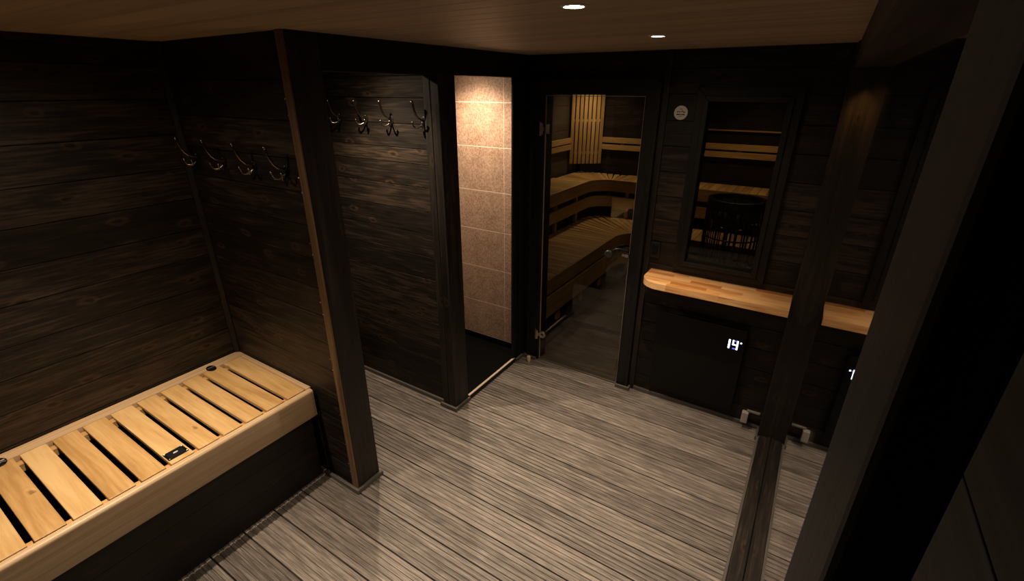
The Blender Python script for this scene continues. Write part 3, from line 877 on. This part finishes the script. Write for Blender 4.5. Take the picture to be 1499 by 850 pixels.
# ================================================================== sauna benches
def arc_path(xf, yf, R, ystart, xend, n=12):
    """front line: up the left bench at x = xf, round the corner, along the rear bench at y = yf"""
    P = [(xf, ystart)]
    y = ystart
    cx, cy = xf + R, yf - R
    k = 8
    for i in range(1, k): P.append((xf, ystart + (cy - ystart) * i / k))
    for i in range(n + 1):
        a = PI - PI / 2 * i / n
        P.append((cx + R * math.cos(a), cy + R * math.sin(a)))
    for i in range(1, 7): P.append((cx + (xend - cx) * i / 6, yf))
    return P
def bench(name, label, xf, yf, R, zt, back_x, back_y, bands, xend, legs, nfan, fan_back, fan_w):
    t = thing(name, ((xf + back_x) / 2, (yf + 0.1) / 2, 0), label, 'bench')
    ys = 0.10; path = arc_path(xf, yf, R, ys, xend)
    for (z0, z1) in bands:
        mb = MB(); mb.band(path, z0, z1, 0.024); mb.build('front_board', 'sauna', t, smooth=True)
    cx, cy = xf + R, yf - R
    tk = 0.022
    def slat(F, B, wf, wb=None):
        F = Vector((F[0], F[1], 0)); B = Vector((B[0], B[1], 0)); d = (B - F).normalized(); n = Vector((-d.y, d.x, 0)) * wf / 2
        F = F + d * 0.001
        nb = n if wb is None else n.normalized() * wb / 2
        P = [F - n, B - nb, B + nb, F + n]
        mb = MB(); mb.hexa([(p.x, p.y, zt - tk) for p in P] + [(p.x, p.y, zt) for p in P], basis=(d, n))
        mb.build('slat', 'sauna', t, 0.002)
    pit = 0.082
    n = int((cy - ys) / pit); pit = (cy - ys) / n
    for i in range(n): slat((xf, ys + pit * (i + 0.5)), (back_x, ys + pit * (i + 0.5)), pit - 0.004)
    for i in range(nfan):
        a = PI - PI / 2 * (i + 0.5) / nfan
        F = (cx + R * math.cos(a), cy + R * math.sin(a))
        fb = fan_back((i + 0.5) / nfan)
        slat(F, fb, R * PI / 2 / nfan - 0.002, fan_w / nfan)
    pit = 0.082
    n = int((xend - cx) / pit); pit = (xend - cx) / n
    for i in range(n): slat((cx + pit * (i + 0.5), yf), (cx + pit * (i + 0.5), back_y), pit - 0.004)
    # uprights behind the boards
    zlo = 0.0
    for (x, y, kind) in legs:
        mb = MB()
        top = zt - tk
        if kind == 'leg':
            mb.prism([(y - 0.034, 0.002), (y + 0.034, 0.002), (y + 0.018, 0.16), (y + 0.018, top), (y - 0.018, top), (y - 0.018, 0.16)], 'x', x - 0.05, x - 0.026, grain='z')
            mb.build('leg', 'sauna', t, 0.002)
        elif kind == 'lx':
            mb.prism([(x - 0.034, 0.002), (x + 0.034, 0.002), (x + 0.018, 0.16), (x + 0.018, top), (x - 0.018, top), (x - 0.018, 0.16)], 'y', y + 0.026, y + 0.05, grain='z')
            mb.build('leg', 'sauna', t, 0.002)
        elif kind == 'uy':
            mb.box(x - 0.06, x - 0.026, y - 0.022, y + 0.022, 0.487, top, 'z'); mb.build('upright', 'sauna', t, 0.002)
        else:
            mb.box(x - 0.022, x + 0.022, y + 0.026, y + 0.06, 0.487, top, 'z'); mb.build('upright', 'sauna', t, 0.002)
    return t
def lower_back(s):
    # the curved line just behind the front of the upper bench
    R = 0.30; l1, l2, l3 = 2.52 - 1.95, R * PI / 2, 0.32 + 0.38
    d = s * (l1 + l2 + l3)
    if d < l1: return (-0.68, 1.95 + d)
    if d < l1 + l2:
        a = PI - (d - l1) / R
        return (-0.38 + R * math.cos(a), 2.52 + R * math.sin(a))
    return (-0.38 + d - l1 - l2, 2.82)
def upper_back(s):
    # square wall corner, reached by the fan
    e = 0.055
    if s < 0.5: return (SX0 + e, 2.52 + (SY1 - e - 2.52) * s * 2)
    return (SX0 + e + (-0.38 - SX0 - e) * (s - 0.5) * 2, SY1 - e)
XE = 1.80
bench('lower_sauna_bench', 'lower curved slatted sauna bench seen through the glass door', -0.03, 2.30, 0.35, 0.485, -0.68, 2.82,
      [(0.352, 0.486), (0.128, 0.318)], XE, [(-0.03, 0.30, 'leg'), (-0.03, 0.705, 'leg'), (-0.03, 1.21, 'leg'), (-0.03, 1.68, 'leg'), (0.05, 2.19, 'lx'), (0.55, 2.30, 'lx'), (1.1, 2.30, 'lx'), (1.6, 2.30, 'lx')], 16, lower_back, 1.25)
bench('upper_sauna_bench', 'upper curved slatted sauna bench along the rear walls of the sauna', -0.63, 2.77, 0.25, 0.95, SX0 + 0.02, SY1 - 0.02,
      [(0.812, 0.951), (0.62, 0.748)], XE, [(-0.63, 0.5, 'uy'), (-0.63, 1.1, 'uy'), (-0.63, 1.75, 'uy'), (-0.63, 2.28, 'uy'), (-0.22, 2.77, 'ux'), (0.25, 2.77, 'ux'), (0.8, 2.77, 'ux'), (1.4, 2.77, 'ux')], 15, upper_back, 1.02)
# back rests
def backrest(label, segs, axis):
    if axis == 'y':
        t = thing('slatted_wall_rest', (SX0, 1.5, 1.257), label, 'wall rest')
        for z0, z1 in ((1.338, 1.405), (1.258, 1.322)):
            mb = MB(); mb.box(SX0 + 0.03, SX0 + 0.052, segs[0], segs[1], z0, z1, 'y'); mb.build('slat', 'sauna', t, 0.002)
        for y in (0.5, 1.2, 1.9, 2.6):
            mb = MB(); mb.box(SX0 + 0.001, SX0 + 0.03, y - 0.02, y + 0.02, 1.26, 1.40, 'z'); mb.build('bracket', 'sauna', t, 0.002)
    else:
        t = thing('slatted_wall_rest', (0.5, SY1, 1.257), label, 'wall rest')
        for z0, z1 in ((1.345, 1.412), (1.258, 1.323)):
            mb = MB(); mb.box(segs[0], segs[1], SY1 - 0.052, SY1 - 0.03, z0, z1, 'x'); mb.build('slat', 'sauna', t, 0.002)
        for x in (-0.5, 0.2, 0.9, 1.45):
            mb = MB(); mb.box(x - 0.02, x + 0.02, SY1 - 0.03, SY1 - 0.001, 1.26, 1.40, 'z'); mb.build('bracket', 'sauna', t, 0.002)
    return t
backrest('two slat wooden backrest on the left sauna wall', (0.15, 2.93), 'y')
backrest('two slat wooden backrest on the rear sauna wall', (-0.78, 1.66), 'x')
# thin rail above
mb = MB(); mb.box(0.30, 1.66, SY1 - 0.035, SY1 - 0.001, 1.549, 1.563, 'x')
tag(mb.build('wall_rail', 'sauna', None, 0.002), 'thin wooden rail on the rear sauna wall above the backrest', 'rail')
# slatted corner lamp screen
ls = thing('corner_lamp_screen', (-0.93, 3.05, 1.07), 'vertical slatted lamp screen in the far corner of the sauna', 'lamp screen')
A = Vector((-1.105, 2.93, 0)); B = Vector((-0.765, 3.205, 0)); dv = (B - A).normalized(); nv = Vector((dv.y, -dv.x, 0))
L_ = (B - A).length; ns = 8; pw = L_ / ns
for i in range(ns):
    p0 = A + dv * (pw * i + 0.006); p1 = A + dv * (pw * (i + 1) - 0.008)
    q0 = p0 + nv * 0.018; q1 = p1 + nv * 0.018
    mb = MB(); mb.hexa([(p.x, p.y, 1.075) for p in (p0, q0, q1, p1)] + [(p.x, p.y, 2.16) for p in (p0, q0, q1, p1)], 'z')
    mb.build('slat', 'sauna', ls, 0.002)
for z in (1.20, 1.60, 2.02):
    p0, p1 = A - nv * 0.018 + dv * 0.02, B - nv * 0.018 - dv * 0.02; q0, q1 = A + dv * 0.02, B - dv * 0.02
    mb = MB(); mb.hexa([(p.x, p.y, z) for p in (p0, q0, q1, p1)] + [(p.x, p.y, z + 0.03) for p in (p0, q0, q1, p1)], basis=(dv, nv))
    mb.build('cross_batten', 'sauna', ls)
c = copy_thing(d0, (LAMP_SAUNA[0], LAMP_SAUNA[1], H), 'round ceiling downlight inside the sauna'); c['group'] = 'downlights outside the view'
spot('sauna_beam', LAMP_SAUNA[0], LAMP_SAUNA[1], H - 0.008, LAMP_SAUNA[2], LAMP_SAUNA[3], col=(1.0, 0.68, 0.32))
c = copy_thing(d0, (LAMP_SAUNA_RIGHT[0], LAMP_SAUNA_RIGHT[1], H), 'round ceiling downlight inside the sauna beyond the heater'); c['group'] = 'downlights outside the view'
spot('sauna_beam', LAMP_SAUNA_RIGHT[0], LAMP_SAUNA_RIGHT[1], H - 0.008, LAMP_SAUNA_RIGHT[2], LAMP_SAUNA_RIGHT[3], col=(1.0, 0.60, 0.25))
spot('outside_beam', LAMP_OUTSIDE[0], LAMP_OUTSIDE[1], 2.082, LAMP_OUTSIDE[2], LAMP_OUTSIDE[3], col=(1.0, 0.5, 0.14))

# ================================================================== sauna heater: caged pillar by the window
HX, HY, HR = 1.315, 0.45, 0.172
ht = thing('sauna_heater', (HX, HY, 0.0), 'black round caged pillar heater behind the sauna window', 'sauna heater')
mb = MB(); mb.lathe([(0.001, 0.003), (0.15, 0.003), (0.15, 0.12), (0.10, 0.13), (0.001, 0.13)], (HX, HY, 0), 'z', 32); mb.build('base', 'blackmetal', ht, smooth=True)
for z in (0.16, 0.42, 0.68, 0.94, 1.10):
    mb = MB(); P = [(HX + HR * math.cos(2 * PI * i / 40), HY + HR * math.sin(2 * PI * i / 40), z) for i in range(41)]
    mb.tube(P, 0.005, 8, cap=False); mb.build('cage_ring', 'blackmetal', ht, smooth=True)
mb = MB(); mb.lathe([(HR - 0.022, 1.33), (HR - 0.02, 1.345), (HR + 0.004, 1.345), (HR + 0.006, 1.325), (HR + 0.004, 1.30), (HR - 0.006, 1.30), (HR - 0.022, 1.33)], (HX, HY, 0), 'z', 40, close=False)
mb.build('top_rim', 'blackmetal', ht, smooth=True)
for i in range(30):
    a = 2 * PI * i / 30
    mb = MB(); x, y = HX + HR * math.cos(a), HY + HR * math.sin(a)
    mb.tube([(x, y, 0.10), (x, y, 1.305)], 0.0042, 8); mb.build('cage_bar', 'blackmetal', ht, smooth=True)
for (dx, dy) in ((-0.06, -0.03), (0.0, 0.05), (0.06, -0.03)):
    mb = MB(); P = []
    for i in range(13):
        a = PI * i / 12; P.append((HX + dx - 0.028 * math.cos(a), HY + dy, 1.12 + 0.03 * math.sin(a)))
    P = [(HX + dx - 0.028, HY + dy, 0.12)] + P + [(HX + dx + 0.028, HY + dy, 0.12)]
    mb.tube(P, 0.006, 8); mb.build('heating_element', 'bronze', ht, smooth=True)
mb = MB(); mb.lathe([(0.001, 0.13), (0.03, 0.13), (0.03, 0.80), (0.001, 0.80)], (HX, HY + 0.005, 0), 'z', 20); mb.build('core', 'blackmetal', ht, smooth=True)

# dark stones filling the top of the cage
stone_meshes = []
for k in range(4):
    rs = random.Random(40 + k)
    bm = bmesh.new(); bmesh.ops.create_icosphere(bm, subdivisions=2, radius=0.034)
    d1 = [Vector((rs.uniform(-1, 1), rs.uniform(-1, 1), rs.uniform(-1, 1))).normalized() for _ in range(6)]
    for v in bm.verts:
        nn = v.co.normalized(); f = 1.0
        for d in d1: f -= 0.28 * max(0, nn.dot(d) - 0.62)
        v.co *= f
        v.co.z *= 0.8
    me = bpy.data.meshes.new('stone'); bm.to_mesh(me); bm.free(); me.materials.append(M['stone']); stone_meshes.append(me)
rs = random.Random(9)
for (z, rad, n) in ((1.255, 0.125, 11), (1.26, 0.062, 6), (1.30, 0.11, 10), (1.308, 0.05, 5), (1.315, 0.0, 1)):
    for i in range(n):
        a = 2 * PI * (i + rs.random() * 0.4) / n + z * 9
        o = bpy.data.objects.new('stone', stone_meshes[rs.randrange(4)]); COL.objects.link(o); o.parent = ht
        o.location = (rad * math.cos(a), rad * math.sin(a), z); o.rotation_euler = (rs.random() * 6, rs.random() * 6, rs.random() * 6)
mb = MB(); mb.lathe([(0.001, 1.215), (0.16, 1.215), (0.16, 1.225), (0.001, 1.225)], (HX, HY, 0), 'z', 32); mb.build('stone_tray', 'blackmetal', ht, smooth=True)
